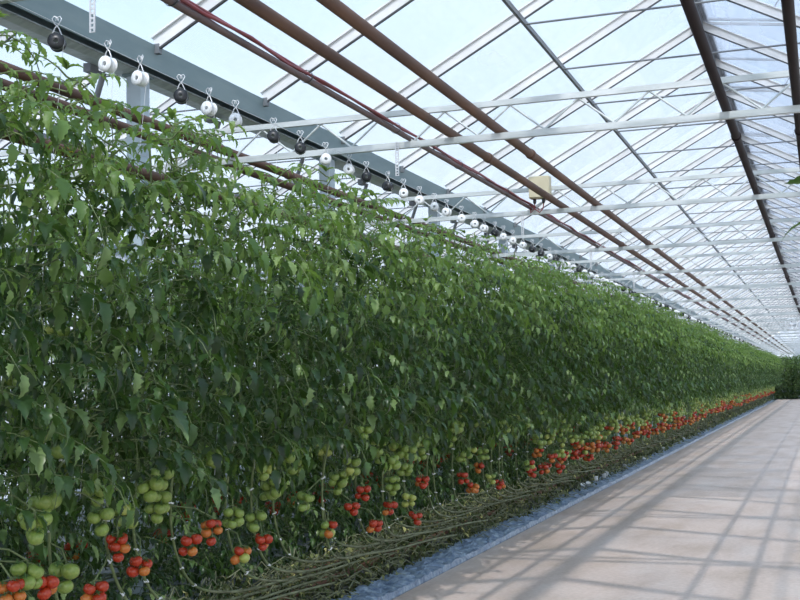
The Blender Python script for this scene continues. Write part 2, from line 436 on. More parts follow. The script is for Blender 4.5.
# opened roof vents on the right slope, hinged at the ridge
def vent_proto(label):
    t = thing('roof_vent', label, 'roof vent', (RIDGE_X + .08, 0, RIDGE_Z + .06))
    L, H = 1.35, 1.66; dz = -.14; fr = MB()
    q = lambda u, y, e=0: (u, y, dz * u + e)
    for y in (-H, 0, H): fr.bar(q(0, y), q(L, y), .03, .03)
    for u in (.0, L): fr.bar(q(u, -H), q(u, H), .03, .03)
    link('sash', fr.mesh('sash', M_TIE), t)
    v = [q(0, -H, -.003), q(L, -H, -.003), q(L, H, -.003), q(0, H, -.003), q(0, -H, .003), q(L, -H, .003), q(L, H, .003), q(0, H, .003)]
    link('pane', MB().add(v, [(0, 3, 2, 1), (4, 5, 6, 7), (0, 1, 5, 4), (1, 2, 6, 5), (2, 3, 7, 6), (3, 0, 4, 7)]).mesh('pane', M_GLASS), t)
    link('stay', MB().tube([q(1.0, 0, -.02), (.75, 0, -.55)], .008, 5).mesh('stay', M_TIE), t)
    return t
vp = vent_proto('open roof vent right of the ridge, nearest the top edge of the frame')
for k in range(22):
    y = 7.28 + 1.75 + 3.5 * (k + 1)
    if k == 0: vp.location = (RIDGE_X + .08, y, RIDGE_Z + .06)
    elif k < 4: dup(vp, (RIDGE_X + .08, y, RIDGE_Z + .06), '%s open roof vent right of the ridge, from the top edge of the frame' % ORD[k])
    else: dup(vp, (RIDGE_X + .08, y, RIDGE_Z + .06), 'distant open roof vent right of the ridge, past the fourth', 'far roof vents')

# ------------------------------------------------------------------ pipes, cables, wires
def pipe(x, z, r, label, name='heating_pipe', m=M_RUST, y0=-4, y1=90, joints=True, cat='pipe'):
    t = thing(name, label, cat, (x, 0, z))
    link('pipe', MB().tube([(0, y0, 0), (0, y1, 0)], r, 14).mesh('pipe', m), t)
    if joints:
        me = MB().lathe([(r, -.035), (r + .006, -.03), (r + .006, .03), (r, .035)], 14, axis='Y').mesh('weld_collar', m)
        for k in range(1, 15): link('weld_collar', me, t, (0, 2.2 + k * 6.1, 0))
    return t
PZ = ZB1 + .03
pipe(-1.93, PZ, .031, 'rusty brown heating pipe lying on the trusses, rightmost of the left-hand pair')
pipe(-2.25, PZ, .031, 'rusty brown heating pipe lying on the trusses, between the red cables and its twin')
pipe(-.49, PZ, .028, 'dark brown heating pipe just left of the ridge line at upper right', m=M_DARKPIPE)
pipe(-.076, PZ, .028, 'dark heating pipe at the far right, running down beside the frame edge', m=M_DARKPIPE)
pipe(-3.86, PZ, .031, 'brown heating pipe behind the plant tops, upper of the two near the columns')
pipe(-4.08, PZ, .031, 'brown heating pipe behind the plant tops, lower of the two near the columns', joints=False)
pipe(-3.52, 2.80, .032, 'thick rusty pipe half hidden among the plant tops at left', joints=False)
rail1 = pipe(-3.86, .15, .0265, 'reddish brown pipe rail low along the foot of the tomato row, rear one', 'pipe_rail', M_RAIL, 2, 82, cat='pipe rail')
rail2 = pipe(-3.60, .13, .0265, 'reddish brown pipe rail low in the vine bundle, front one', 'pipe_rail', M_RAIL, 2, 82, cat='pipe rail')
me = MB().box((-.30, -.02, -.09), (.02, .02, -.025)).box((-.30, -.02, -.15), (-.25, .02, -.09)).box((-.03, -.02, -.15), (.02, .02, -.09)).mesh('rail_stand', M_TIE)
for k in range(40): link('rail_stand', me, rail2, (0, 3 + 2 * k, 0))
# red cable bundle strapped to a conduit
cb = thing('cable_bundle', 'dark red cables strapped along a conduit, left of the brown pipes', 'cables', (-2.54, 0, PZ))
link('conduit', MB().tube([(0, -4, -.008), (0, 90, -.008)], .018, 10).mesh('conduit', M_CONDUIT), cb)
for q, (dx, dz) in enumerate(((-.018, .016), (.012, .022), (-.004, .030))):
    rr = random.Random(q); pts = []
    y = -4
    while y < 90:
        pts.append((dx + rr.uniform(-.012, .012), y, dz + rr.uniform(-.012, .008))); y += .45
    link('cable', MB().tube(pts, .0085, 6).mesh('cable', M_CABLE), cb)
me = MB().lathe([(.034, -.006), (.036, -.006), (.036, .006), (.034, .006), (.034, -.006)], 12, axis='Y').mesh('strap', M_BLACK)
for k in range(30): link('strap', me, cb, (0, 1.5 + k * 1.4, .008))
# crop wires
def crop_wire(x, z, label):
    pts = []
    for k in range(len(T) - 1):
        for j in range(4): pts.append((0, T[k] + TSP * j / 4, -.012 * math.sin(PI * j / 4)))
    pts = [(0, -2, 0)] + pts
    return tag(link('crop_wire', MB().tube(pts, .002, 5).mesh('crop_wire', M_WIRE), None, (x, 0, z)), label, 'wire')
crop_wire(WIRE_X, WIRE_Z, 'thin steel crop wire carrying the twine spools in front of the gutter')
crop_wire(-4.2, WIRE_Z, 'thin steel crop wire of the rear plant line, behind the brown pipes')

# cream junction box with glands
jb = thing('junction_box', 'cream electrical box with two cable glands on the second full truss', 'box', (-2.43, T[2] - .075, 3.42))
b = MB(); w, d, h = .10, .055, .105
b.box((-w, -d, -h), (w, d, h))
me = b.mesh('enclosure', M_BOX); ob = link('enclosure', me, jb)
bv = ob.modifiers.new('bevel', 'BEVEL'); bv.width = .012; bv.segments = 3
link('lid', MB().box((-.09, -.066, -.095), (.09, -.055, .095)).mesh('lid', M_BOX), jb)
me = MB().lathe([(.0, .0), (.016, .0), (.016, -.03), (.011, -.045), (.0, -.045)], 10).mesh('cable_gland', M_BLACK)
for x in (-.055, .03): link('cable_gland', me, jb, (x, 0, -h))
for x in (-.055, .03):
    link('cable', MB().tube([(x, 0, -h - .04), (x - .005, 0, -h - .09), (x - .04, .0, -h - .13), (-.11, .02, -.15)], .006, 6).mesh('cable', M_CABLE), jb)

# hanging circulation fan
fn = thing('circulation_fan', 'small round white circulation fan hanging far off at the right edge', 'fan', (-.87, T[10] - .10, 3.235))
rp = [(.165, -.05), (.185, -.05), (.19, 0), (.185, .05), (.165, .05), (.165, -.05)]
link('ring', MB().lathe(rp, 28, axis='Y').mesh('ring', M_WHITE), fn)
link('motor', MB().lathe([(0, -.06), (.045, -.06), (.05, -.03), (.05, .05), (0, .06)], 14, axis='Y').mesh('motor', M_WHITE), fn)
for k in range(4):
    a = k * PI / 2 + .4; c, s_ = math.cos(a), math.sin(a)
    p = lambda r, w_, y: (r * c - w_ * s_, y, r * s_ + w_ * c)
    v = [p(.045, -.02, -.01), p(.15, -.05, -.022), p(.155, .04, .02), p(.045, .02, .01)]
    v += [(x, y + .004, z) for x, y, z in v]
    link('blade', MB().add(v, [(0, 1, 2, 3), (7, 6, 5, 4), (0, 4, 5, 1), (1, 5, 6, 2), (2, 6, 7, 3), (3, 7, 4, 0)]).mesh('blade', M_WHITE), fn)
cg = MB()
for r in (.06, .10, .14): cg.lathe([(r, -.062), (r + .003, -.062), (r + .003, -.058), (r, -.058), (r, -.062)], 24, axis='Y')
for k in range(8):
    a = k * PI / 4; cg.tube([(0, -.06, 0), (.18 * math.cos(a), -.05, .18 * math.sin(a))], .002, 4)
link('guard', cg.mesh('guard', M_WIRE), fn)
link('mount', MB().box((-.02, .04, .06), (.02, .10, .10)).box((-.02, .03, .165), (.02, .10, .20)).mesh('mount', M_TIE), fn)

# ------------------------------------------------------------------ twine spools
HOOK = MB()
for s in (-1, 1):
    HOOK.tube([(s * .020, 0, 0), (s * .019, 0, .035), (s * .008, 0, .062), (s * -.010, 0, .082), (s * -.020, 0, .102), (s * -.012, .004, .114), (s * .003, .006, .108), (s * .005, .006, .094)], .0028, 5)
HOOK.tube([(-.020, 0, 0), (-.022, 0, -.004), (.022, 0, -.004), (.020, 0, 0)], .0028, 5)
def reel(mi=0, n=18):
    m = MB(); r0, r1, w = .012, .041, .028
    m.lathe([(r0, -w), (r1, -w), (r1, -w + .006), (.0395, -w + .006), (.0405, 0), (.0395, w - .006), (r1, w - .006), (r1, w), (r0, w), (r0, -w)], n, mi, axis='Y')
    return m
ME_HOOK = HOOK.mesh('hook', M_WIRE)
ME_REEL = {'white': reel().mesh('reel', M_WHITE), 'black': reel().mesh('reel', M_BLACK)}
ME_TW = MB().tube([(.035, 0, 0), (-.02, 0, -.5), (-.08, 0, -1.1), (-.15, 0, -1.95)], .0011, 4).mesh('twine', M_TWINE)
FARSP = {}
for c, mt in (('white', M_WHITE), ('black', M_BLACK)):
    m = MB().merge(HOOK).merge(reel(1, 10), (0, 0, 0)); FARSP[c] = m.mesh('twine_spool', [M_WIRE, mt])
def make_spool(color, loc, rz, label, group, near):
    if near:
        t = thing('twine_spool', label, 'twine spool', loc, rz, group)
        link('hook', ME_HOOK, t); link('reel', ME_REEL[color], t, (0, 0, 0), (0, 0, 0), (.88, .88, .88))
        link('twine', ME_TW, t, (0, 0, 0), (0, 0, -rz))
    else:
        t = tag(link('twine_spool', FARSP[color], None, loc, (0, 0, rz)), label, 'twine spool', group)
    return t
SPY = [4.14, 4.52, 4.79, 5.17, 5.46, 5.76, 6.24]
SPC = ['black', 'white', 'white', 'black', 'white', 'white', 'black']
y = 6.62; rs = random.Random(3)
while y < 66:
    SPY.append(y); SPC.append('black' if rs.random() < (.36 if y < 12 else .48) else 'white'); y += rs.uniform(.32, .46)
def seg(yy):
    for k in range(1, 9):
        if yy < T[k]: return k
    return 9
def segtxt(k):
    if k == 1: return 'before the nearest full truss'
    if k <= 8: return 'between the %s and %s full trusses' % (ORD[k - 2], ORD[k - 1])
    return 'beyond the eighth full truss'
cnt = {}
for yy, c in zip(SPY, SPC):
    cnt[c] = cnt.get(c, 0) + 1
    i = cnt[c]; k = seg(yy)
    loc = (WIRE_X, yy, WIRE_Z - .085)
    if yy < 8.6:
        lb = '%s %s twine spool from the left on the front crop wire' % (ORD[i - 1], c); gp = None
    else:
        lb = '%s twine spool hung on the front crop wire %s' % (c, segtxt(k)); gp = '%s spools %s' % (c, segtxt(k))
    make_spool(c, loc, rs.uniform(-.25, .55), lb, gp, yy < 17)
for i in range(26):
    yy = 5.2 + i * .84 + rs.uniform(-.15, .15); c = 'black' if rs.random() < .25 else 'white'
    make_spool(c, (-4.2, yy, WIRE_Z - .085), rs.uniform(-.7, .4), '%s twine spool on the rear crop wire, showing between plant tops behind the brown pipes' % c, '%s spools on the rear wire' % c, yy < 9)

# ------------------------------------------------------------------ tomato plants
PROF = [(0, 0), (.08, .11), (.19, .30), (.27, .23), (.40, .34), (.49, .22), (.60, .26), (.69, .14), (.80, .13), (.88, .05), (1, 0)]
def leaflet(mb, rg, p, d, up, l, mi, curl=.9, tone=None):
    d = d.normalized(); side = d.cross(up); side = side.normalized() if side.length > 1e-4 else d.orthogonal().normalized()
    nrm = side.cross(d); wid = rg.uniform(.55, .88); fold = rg.uniform(.1, .75); c = curl * rg.uniform(.5, 1.4)
    C = []; Lf = []; Rt = []; pos = Vector(p); pt = 0
    for t, w in PROF:
        a = -c * t; dd = d * math.cos(a) + nrm * math.sin(a); nn = nrm * math.cos(a) - d * math.sin(a)
        pos = pos + dd * (l * (t - pt)); pt = t; ww = w * l * wid; w1 = ww * rg.uniform(.8, 1.15); w2 = ww * rg.uniform(.8, 1.15)
        C.append(pos.copy()); Lf.append(pos - side * w1 + nn * (w1 * fold)); Rt.append(pos + side * w2 + nn * (w2 * fold * rg.uniform(.5, 1.2)))
    n = len(PROF); V = C + Lf[1:-1] + Rt[1:-1]; L = lambda i: n + i - 1; Q = lambda i: n + (n - 2) + i - 1; F = []
    for i in range(n - 1):
        if i == 0: F += [(0, 1, L(1)), (0, Q(1), 1)]
        elif i == n - 2: F += [(i, n - 1, L(i)), (i, Q(i), n - 1)]
        else: F += [(i, i + 1, L(i + 1), L(i)), (i, Q(i), Q(i + 1), i + 1)]
    mb.add(V, F, mi, rg.random() if tone is None else tone, True)
def leaf(mb, rg, base, az, L, e0, droop, mi, stem_mi, dens=1.0):
    hd = Vector((math.cos(az), math.sin(az), 0)); p = Vector(base); pts = [p.copy()]; fr = []
    n = 8; tw = rg.uniform(-.5, .5)
    for i in range(n):
        s = (i + 1) / n; pit = e0 - droop * s
        a2 = az + tw * s; hd = Vector((math.cos(a2), math.sin(a2), 0))
        d = hd * math.cos(pit) + Vector((0, 0, math.sin(pit))); p = p + d * (L / n); pts.append(p.copy()); fr.append((p.copy(), d, hd))
    mb.tube(pts[::2], .0042, 4, stem_mi, .5, False, .0016)
    tone = rg.random()
    for k, (i, sz) in enumerate(((1, .45), (2, .85), (3, .4), (4, 1.0), (5, .45), (6, .9))):
        if rg.random() > dens: continue
        q, d, h = fr[i]; up = Vector((0, 0, 1)); side = d.cross(up).normalized()
        for s in (-1, 1):
            ld = d * rg.uniform(.3, .7) + side * s * rg.uniform(.8, 1.1) - up * rg.uniform(-.15, .65)
            leaflet(mb, rg, q + side * s * .008, ld, up, L * sz * rg.uniform(.19, .31), mi, 1.15, min(1, max(0, tone * .7 + rg.uniform(0, .4))))
    q, d, h = fr[-1]
    leaflet(mb, rg, q, d + Vector((0, 0, -.15)), Vector((0, 0, 1)) + h * .3, L * rg.uniform(.24, .36), mi, 1.1, tone)

def make_proto(seed, ztop):
    rg = random.Random(seed)
    # stem path: from the tip down to the lowered part lying along the row (+Y)
    jx = rg.uniform(-.05, .05); jz = rg.uniform(-.05, .05)
    top = [(.06, 0, ztop), (.05, rg.uniform(-.03, .03), 2.42), (-.02 + jx, rg.uniform(-.04, .04), 2.0), (-.12 + jx, rg.uniform(-.03, .03), 1.4), (-.20 + jx, .03, 1.0)]
    low = [(-.25 + jx, .15, .74 + jz), (-.29 + jx, .36, .53 + jz), (-.33 + jx, .66, .42 + jz * .6), (-.38 + jx, 1.2, .34), (-.46 + jx * 2, 2.0, .27), (-.5 + jx * 3, 2.9, .23), (-.52 + jx * 3, 3.7, .17)]
    pts = [Vector(p) for p in top + low]
    # smooth
    sm = []
    for i in range(len(pts) - 1):
        p0 = pts[max(i - 1, 0)]; p1 = pts[i]; p2 = pts[i + 1]; p3 = pts[min(i + 2, len(pts) - 1)]
        for j in range(4):
            t = j / 4
            sm.append(.5 * ((2 * p1) + (p2 - p0) * t + (2 * p0 - 5 * p1 + 4 * p2 - p3) * t * t + (3 * p1 - p0 - 3 * p2 + p3) * t ** 3))
    sm.append(pts[-1])
    def at(z):
        for a, b in zip(sm, sm[1:]):
            if a.z >= z >= b.z: return a.lerp(b, (a.z - z) / max(a.z - b.z, 1e-6))
        return sm[-1].copy() if z < 1 else sm[0].copy()
    def node_tube(pp, r0, r1): return MB().tube(pp, r0, 7, 0, .5, True, r1)
    k = next(i for i, p in enumerate(sm) if p.z < .45)
    stem = node_tube(sm[:k + 1], .0050, .0085)
    old = node_tube(sm[k:], .0085, .0085)
    # stubs of picked leaves on the lying stem
    for q in range(9):
        p = sm[min(len(sm) - 2, k + int(q * .9))]; a = rg.uniform(0, 6.28)
        old.tube([p, p + Vector((math.cos(a) * .05, math.sin(a) * .03, rg.uniform(.0, .05)))], .0035, 4)
    fol = MB(); z = 1.22; az = rg.uniform(0, 6.28)
    while z < ztop - .03:
        f = (z - 1.0) / (ztop - 1.0)
        L = .41 - .05 * f if f < .72 else .41 - (f - .72) * .75
        L *= rg.uniform(.85, 1.15)
        e0 = rg.uniform(.05, .75) + (0.3 * max(0, f - .75) / .25); dr = rg.uniform(.7, 1.8) if f < .75 else rg.uniform(.6, 1.3)
        young = f > .80 or (f > .62 and rg.random() < .45)
        leaf(fol, rg, at(z), az, L, e0, dr, 1 if young else 0, 2, .95)
        for _ in range(rg.choice((1, 1, 2))):   # side shoots between the leaves
            leaf(fol, rg, at(z), az + rg.uniform(1, 5), rg.uniform(.16, .34), rg.uniform(-.2, .8), rg.uniform(.8, 1.8), 1 if (young or rg.random() < .2) else 0, 2, .9)
        az += 2.4 + rg.uniform(-.3, .3); z += .040 if f < .7 else .030
    tip = at(ztop - .002)
    for q in range(5):
        a = rg.uniform(0, 6.28); leaflet(fol, rg, tip, Vector((math.cos(a) * .6, math.sin(a) * .6, 1)), Vector((0, 0, 1)), rg.uniform(.05, .09), 1, 1.2)
    fl = MB(); fz = ztop - .28; fp = at(fz); a = rg.uniform(-.9, .9)
    e = fp + Vector((.10 * math.cos(a), .10 * math.sin(a), .0)); fl.tube([fp, fp.lerp(e, .5) + Vector((0, 0, .02)), e], .0025, 4, 0)
    for q in range(3):
        b = e + Vector((rg.uniform(-.02, .03), rg.uniform(-.03, .03), -.02 - .012 * q))
        for h in range(5):
            c = h * 1.256; leaflet(fl, rg, b, Vector((math.cos(c), math.sin(c), -.3)), Vector((0, 0, 1)), .016, 1, .5)
    return dict(at=at, stem=stem.mesh('stem', M_STEM), old=old.mesh('bare_vine', M_OLDSTEM), fol=fol.mesh('foliage', [M_LEAF, M_YOUNG, M_STEM]), folmb=fol,
                flower=fl.mesh('flower_truss', [M_STEM, M_FLOWER]), ztop=ztop, sm=sm)
PRO = [make_proto(11 + i, zt) for i, zt in enumerate((2.98, 2.82, 2.70, 2.88, 2.76, 2.66, 2.80, 2.92))]

# tomatoes
def tomato(skin):
    m = MB(); n = 14; prof = []
    for i in range(10):
        a = PI * i / 9; r = math.sin(a); zz = -math.cos(a) * .88
        if i >= 7: zz -= [.03, .12, .20][i - 7]
        prof.append((max(r, .001), zz))
    m.lathe(prof, n, 0)
    for k in range(5):
        a = k * 1.2566; c, s = math.cos(a), math.sin(a); 
        v = [(.05 * -s, .05 * c, .74), (.05 * s, -.05 * c, .74), (.40 * c + .09 * s, .40 * s - .09 * c, .86), (.40 * c - .09 * s, .40 * s + .09 * c, .86), (.72 * c, .72 * s, .78)]
        m.add(v, [(0, 1, 2, 3), (3, 2, 4)], 1)
    m.tube([(0, 0, .72), (.02, 0, 1.0), (.10, 0, 1.3)], .07, 5, 1)
    return m
TOMB = tomato(0)
TOM = {k: TOMB.mesh('tomato', [mt, M_CALYX]) for k, mt in (('g', M_GREEN), ('p', M_PALE), ('o', M_ORANGE), ('r', M_RED))}
TLAB = {'g': 'green tomato', 'p': 'yellowish turning tomato', 'o': 'orange tomato', 'r': 'ripe red tomato'}
MIX = {'G': 'gggggg', 'R': 'rrrror', 'O': 'rorooo', 'Y': 'pgpppg', 'M': 'rogpgo'}
def cluster_layout(rg, n, r, spread=1.0):
    out = []; a0 = rg.uniform(0, 6.28)
    for i in range(n):
        lay = i // 3; a = a0 + (i % 3) * 2.094 + lay * 1.05 + rg.uniform(-.35, .35)
        last = (n % 3 == 1 and i == n - 1)
        rad = r * 1.12 * (.15 if last else 1.0) * spread
        out.append(Vector((math.cos(a) * rad, math.sin(a) * rad, -lay * r * 1.6 + rg.uniform(-.35, .35) * r)))
    return out
def fruit_truss_parts(parent, root, top, kind, n, r, rg):
    """one hanging truss: its stalk, with every tomato a sub-part"""
    lay = cluster_layout(rg, n, r); zc = -sum(p.z for p in lay) / len(lay)
    off = Vector(top) + Vector((0, 0, zc))
    st = MB(); mid = (Vector(root) + off) / 2 + Vector((.02, 0, .035))
    low = off + Vector((0, 0, -max(r * 1.0, -lay[-1].z * .8)))
    st.tube([Vector(root), mid, off + Vector((0, 0, r * 1.1)), off, low], .0045, 5)
    for p in lay:
        q = off + p + Vector((0, 0, r * .85)); st.tube([off + Vector((0, 0, p.z + r * 1.1)), q], .003, 4)
    tr = link('fruit_truss', st.mesh('fruit_truss', M_STEM), parent)
    ks = list(MIX[kind]); 
    for i, p in enumerate(lay):
        k = ks[i % 6]
        if kind in 'G' and rg.random() < .08: k = 'p'
        rr = r * rg.uniform(.86, 1.1)
        t = link('tomato', TOM[k], tr, off + p, (rg.uniform(-.5, .5), rg.uniform(-.5, .5), rg.uniform(0, 6)), (rr, rr, rr))
        t['label'] = TLAB[k]
    return tr
def cluster_mesh(seed, kind):
    rg = random.Random(seed); n = rg.randint(4, 6); r = .040; m = MB()
    lay = cluster_layout(rg, n, r); m.tube([(-.12, 0, .20), (-.03, 0, .18), (0, 0, .06), (0, 0, lay[-1].z * .8)], .0045, 4, 0)
    idx = {'g': 1, 'p': 2, 'o': 3, 'r': 4}
    small = MB()
    prof = [(max(math.sin(PI * i / 6), .001), -math.cos(PI * i / 6) * .88) for i in range(7)]; small.lathe(prof, 9, 0)
    for i, p in enumerate(lay):
        k = MIX[kind][i % 6]; m.merge(small, p, 0, r * rg.uniform(.88, 1.1), mi_map={0: idx[k]})
    return m.mesh('fruit_truss', [M_STEM, M_GREEN, M_PALE, M_ORANGE, M_RED])
FARCL = {k: [cluster_mesh(i * 7 + ord(k), k) for i in range(3)] for k in 'GROYM'}

ME_CLIP = MB().lathe([(.012, -.006), (.016, -.006), (.016, .006), (.012, .006), (.012, -.006)], 10).box((.012, -.004, -.006), (.026, .004, .006)).mesh('clip', M_WHITE)

CL = [(4.45,1.09,'G',1.2),(4.41,1.03,'G',1.2),(5.11,0.98,'G',1),(5.05,0.84,'R',.9),(4.63,0.76,'G',1.15),(5.25,0.71,'R',1),(5.75,0.75,'R',1),(6.00,0.80,'O',1),(6.25,0.84,'G',1),(6.56,0.79,'G',1),(6.35,0.61,'M',1),(6.63,0.65,'R',1),(5.42,1.00,'G',1),(4.88,1.14,'G',1),(4.40,1.41,'G',1),(4.52,1.33,'G',1),(4.24,0.75,'O',1),(4.85,0.64,'R',1),(4.47,0.74,'R',1),(4.35,0.80,'G',1),(4.25,1.65,'G',1),(4.54,1.88,'G',1),(5.83,2.00,'G',1),(6.52,1.92,'G',1),(6.06,1.58,'G',1),(6.76,1.20,'G',1),(7.22,1.11,'G',1),(7.59,1.16,'Y',1),(6.75,0.95,'G',1),(7.31,0.83,'G',1),(7.85,0.92,'G',1),(7.66,0.60,'M',1),(8.09,0.70,'R',1),(8.33,0.79,'R',1),(8.57,0.52,'R',1),(8.91,0.62,'R',1),(8.97,0.80,'G',1),(9.29,0.90,'G',1),(9.66,1.00,'G',1),(9.72,0.76,'R',1),(9.37,0.64,'Y',1),(9.52,0.47,'R',1),(8.78,1.04,'G',1),(9.57,1.23,'G',1),(10.95,0.69,'R',1),(11.28,0.57,'O',1),(10.97,0.90,'G',1),(11.68,0.87,'G',1),(11.92,0.61,'Y',1),(12.31,0.52,'R',1),(11.55,0.75,'O',1)]

FX = -2.99
rp_ = random.Random(21)
ys = []; y = .6
while y < 82: ys.append(y); y += rp_.uniform(.37, .45)
plants = []
for i, yy in enumerate(ys):
    p = PRO[rp_.randrange(8)]
    plants.append(dict(y=yy, x=FX + rp_.uniform(-.07, .05), p=p, zs=rp_.uniform(.97, 1.02), rot=rp_.uniform(-.6, .6), cl=[]))
CL = [(cy * .945, 1.6 + (cz - 1.6) * .945, k, s) for cy, cz, k, s in CL]    # they hang just in front of the stems
for (cy, cz, k, s) in CL:
    best = min(plants, key=lambda q: abs(q['y'] + q['p']['at'](min(cz + .12, 1.9)).y - cy) + .08 * len(q['cl']))
    best['cl'].append((cy, cz, k, s))
def fruit_words(cl):
    ks = ''.join(sorted(set(c[2] for c in cl)))
    if not ks: return 'no fruit showing'
    if ks == 'G': return 'only green fruit'
    if 'G' in ks: return 'green and red fruit'
    return 'low red fruit'
ORDX = ORD + ['twenty-first', 'twenty-second', 'twenty-third', 'twenty-fourth']; nv = 0
for i, q in enumerate(plants):
    p = q['p']; yy = q['y']; k = seg(yy)
    near = yy < 16.5
    if T[0] <= yy < 12.2:
        nv += 1
        lb = '%s tomato vine from the left in the front row, %s' % (ORDX[nv - 1], fruit_words(q['cl'])); gp = None
    elif yy < T[0]:
        lb = 'tomato vine of the front row beyond the left edge of the frame'; gp = 'front row vines beside the camera'
    else:
        lb = 'tall tomato vine of the front row %s' % segtxt(k); gp = 'front row vines %s' % segtxt(k)
    t = thing('tomato_plant', lb, 'tomato plant', (q['x'], yy, 0), 0, gp)
    link('stem', p['stem'], t, (0, 0, 0)); link('bare_vine', p['old'], t)
    link('foliage', p['fol'], t, (.11, 0, 0), (0, 0, q['rot']), (1.06, 1.06, q['zs']))
    rg = random.Random(1000 + i)
    if near:
        if rg.random() < .7: link('flower_truss', p['flower'], t)
        cl = q['cl'] if yy < 12.5 else []
        for (cy, cz, kd, s) in cl:
            root = p['at'](min(cz + .14, 2.2)); top = (-3.12 - q['x'], cy - yy, cz)
            n = rg.randint(5, 7) if s <= 1 else 4
            if cz > 1.3: n = rg.randint(2, 3)
            fruit_truss_parts(t, root, top, kd, n, (.030 if kd != 'G' else .0325) * s, rg)
        extra = []
        if yy >= 12.5: extra = [('R', rg.uniform(.52, .68)), (rg.choice('OYM'), rg.uniform(.66, .82)), ('G', rg.uniform(.85, 1.0)), ('G', rg.uniform(1.0, 1.25))]
        else:
            extra = [('G', rg.uniform(.98, 1.25))] + ([('G', rg.uniform(1.12, 1.35))] if yy > 6 else [])
        for kd, cz in extra:
            root = p['at'](cz + .14); top = (root.x + rg.uniform(.08, .22), root.y + rg.uniform(-.1, .12), cz)
            fruit_truss_parts(t, root, top, kd, rg.randint(4, 6), .034, rg)
        for z in (.5, .62, .8, 1.0, 1.3, 1.7, 2.3):
            a = p['at'](z); link('clip', ME_CLIP, t, a, (rg.uniform(-.6, .6), rg.uniform(-.6, .6), rg.uniform(-1, 1)), (.75, .75, .75))
    else:
        for kd, cz in (('RO'[rg.random() < .4], rg.uniform(.50, .68)), (rg.choice('OYMYG'), rg.uniform(.68, .86)), (rg.choice('GGY'), rg.uniform(.88, 1.05)), ('G', rg.uniform(1.05, 1.35))):
            if kd in 'RO' and rg.random() < .12: continue
            root = p['at'](cz + .14)
            link('fruit_truss', FARCL[kd][rg.randrange(3)], t, (root.x + (rg.uniform(.04, .18) if kd == 'G' else .10), root.y + rg.uniform(-.05, .1), cz + .05), (0, 0, rg.uniform(-.5, .5)))

# rear line of the same double row
yy = 3.6; i = 0
while yy < 24:
    p = PRO[rp_.randrange(8)]; rg = random.Random(5000 + i)
    t = thing('tomato_plant', 'tomato vine of the rear line, seen through gaps behind the front row', 'tomato plant', (-4.25 + rp_.uniform(-.06, .06), yy, 0), 0, 'rear line vines')
    link('stem', p['stem'], t); link('bare_vine', p['old'], t)
    link('foliage', p['fol'], t, (0, 0, 0), (0, 0, rp_.uniform(-.5, .5)), (1, 1, rp_.uniform(.90, .97)))
    link('foliage', p['fol'], t, (-.1, .1, -.92), (0, 0, rp_.uniform(-.5, .5) + 2.5), (.85, .85, .85))
    for kd, cz in (('R', rg.uniform(.55, .7)), ('G', rg.uniform(.85, 1.2))):
        root = p['at'](cz + .14); link('fruit_truss', FARCL[kd][rg.randrange(3)], t, (root.x + .10, root.y, cz + .05), (0, 0, rg.uniform(-.5, .5)))
    yy += rp_.uniform(.40, .5); i += 1
# block across the end of the path
for i in range(22):
    p = PRO[rp_.randrange(8)]
    t = thing('tomato_plant', 'dark tomato vine in the cross row closing the far end of the path', 'tomato plant', (-4.2 + (i // 2) * .48, 87.4 + (i % 2) * 1.1 + rp_.uniform(-.3, .3), 0), -PI / 2, 'vines closing the far end')
    link('stem', p['stem'], t); link('bare_vine', p['old'], t)
    link('foliage', p['fol'], t, (0, 0, 0), (0, 0, rp_.uniform(0, 6)), (1.2, 1.2, rp_.uniform(.98, 1.06) + .022 * (i // 2)))
    link('foliage', p['fol'], t, (.4, .2, -.45), (0, 0, rp_.uniform(0, 6)), (1.15, 1.15, 1.0 + .02 * (i // 2)))
    link('foliage', p['fol'], t, (.9 if i % 2 else -.1, 0, -.95), (0, 0, rp_.uniform(0, 6)), (1.1, 1.1, .95))
# right-hand row: only its shade and a leaf tip reach the frame
for i in range(17):
    p = PRO[rp_.randrange(8)]; yy = 5.3 + i * .8
    t = thing('tomato_plant', 'tomato vine right of the path, its leaves only grazing the right frame edge', 'tomato plant', (.44 + rp_.uniform(-.05, .05), yy, 0), 0, 'vines right of the path')
    link('stem', p['stem'], t)
    link('foliage', p['fol'], t, (0, 0, 0), (0, 0, rp_.uniform(0, 6)), (.9, .9, .97))
    if i == 0:
        m = MB(); rg = random.Random(4); p0 = p['at'](2.35) 
        # two leaves reaching over the path
        b = Vector((.02, 5.0, 2.22)) - t.location
        m.tube([p0, (p0 + b) / 2 + Vector((0, 0, .06)), b], .004, 5, 1)
        leaflet(m, rg, b, Vector((-1, 0, .25)), Vector((0, 0, 1)), .19, 0, 1.5, .5)
        b2 = Vector((.02, 5.0, 2.385)) - t.location
        m.tube([p['at'](2.45), b2], .004, 5, 1); leaflet(m, rg, b2, Vector((-1, 0, 0)), Vector((0, .4, 1)), .14, 0, .05, .4)
        link('leaf', m.mesh('leaf', [M_LEAF, M_STEM]), t)

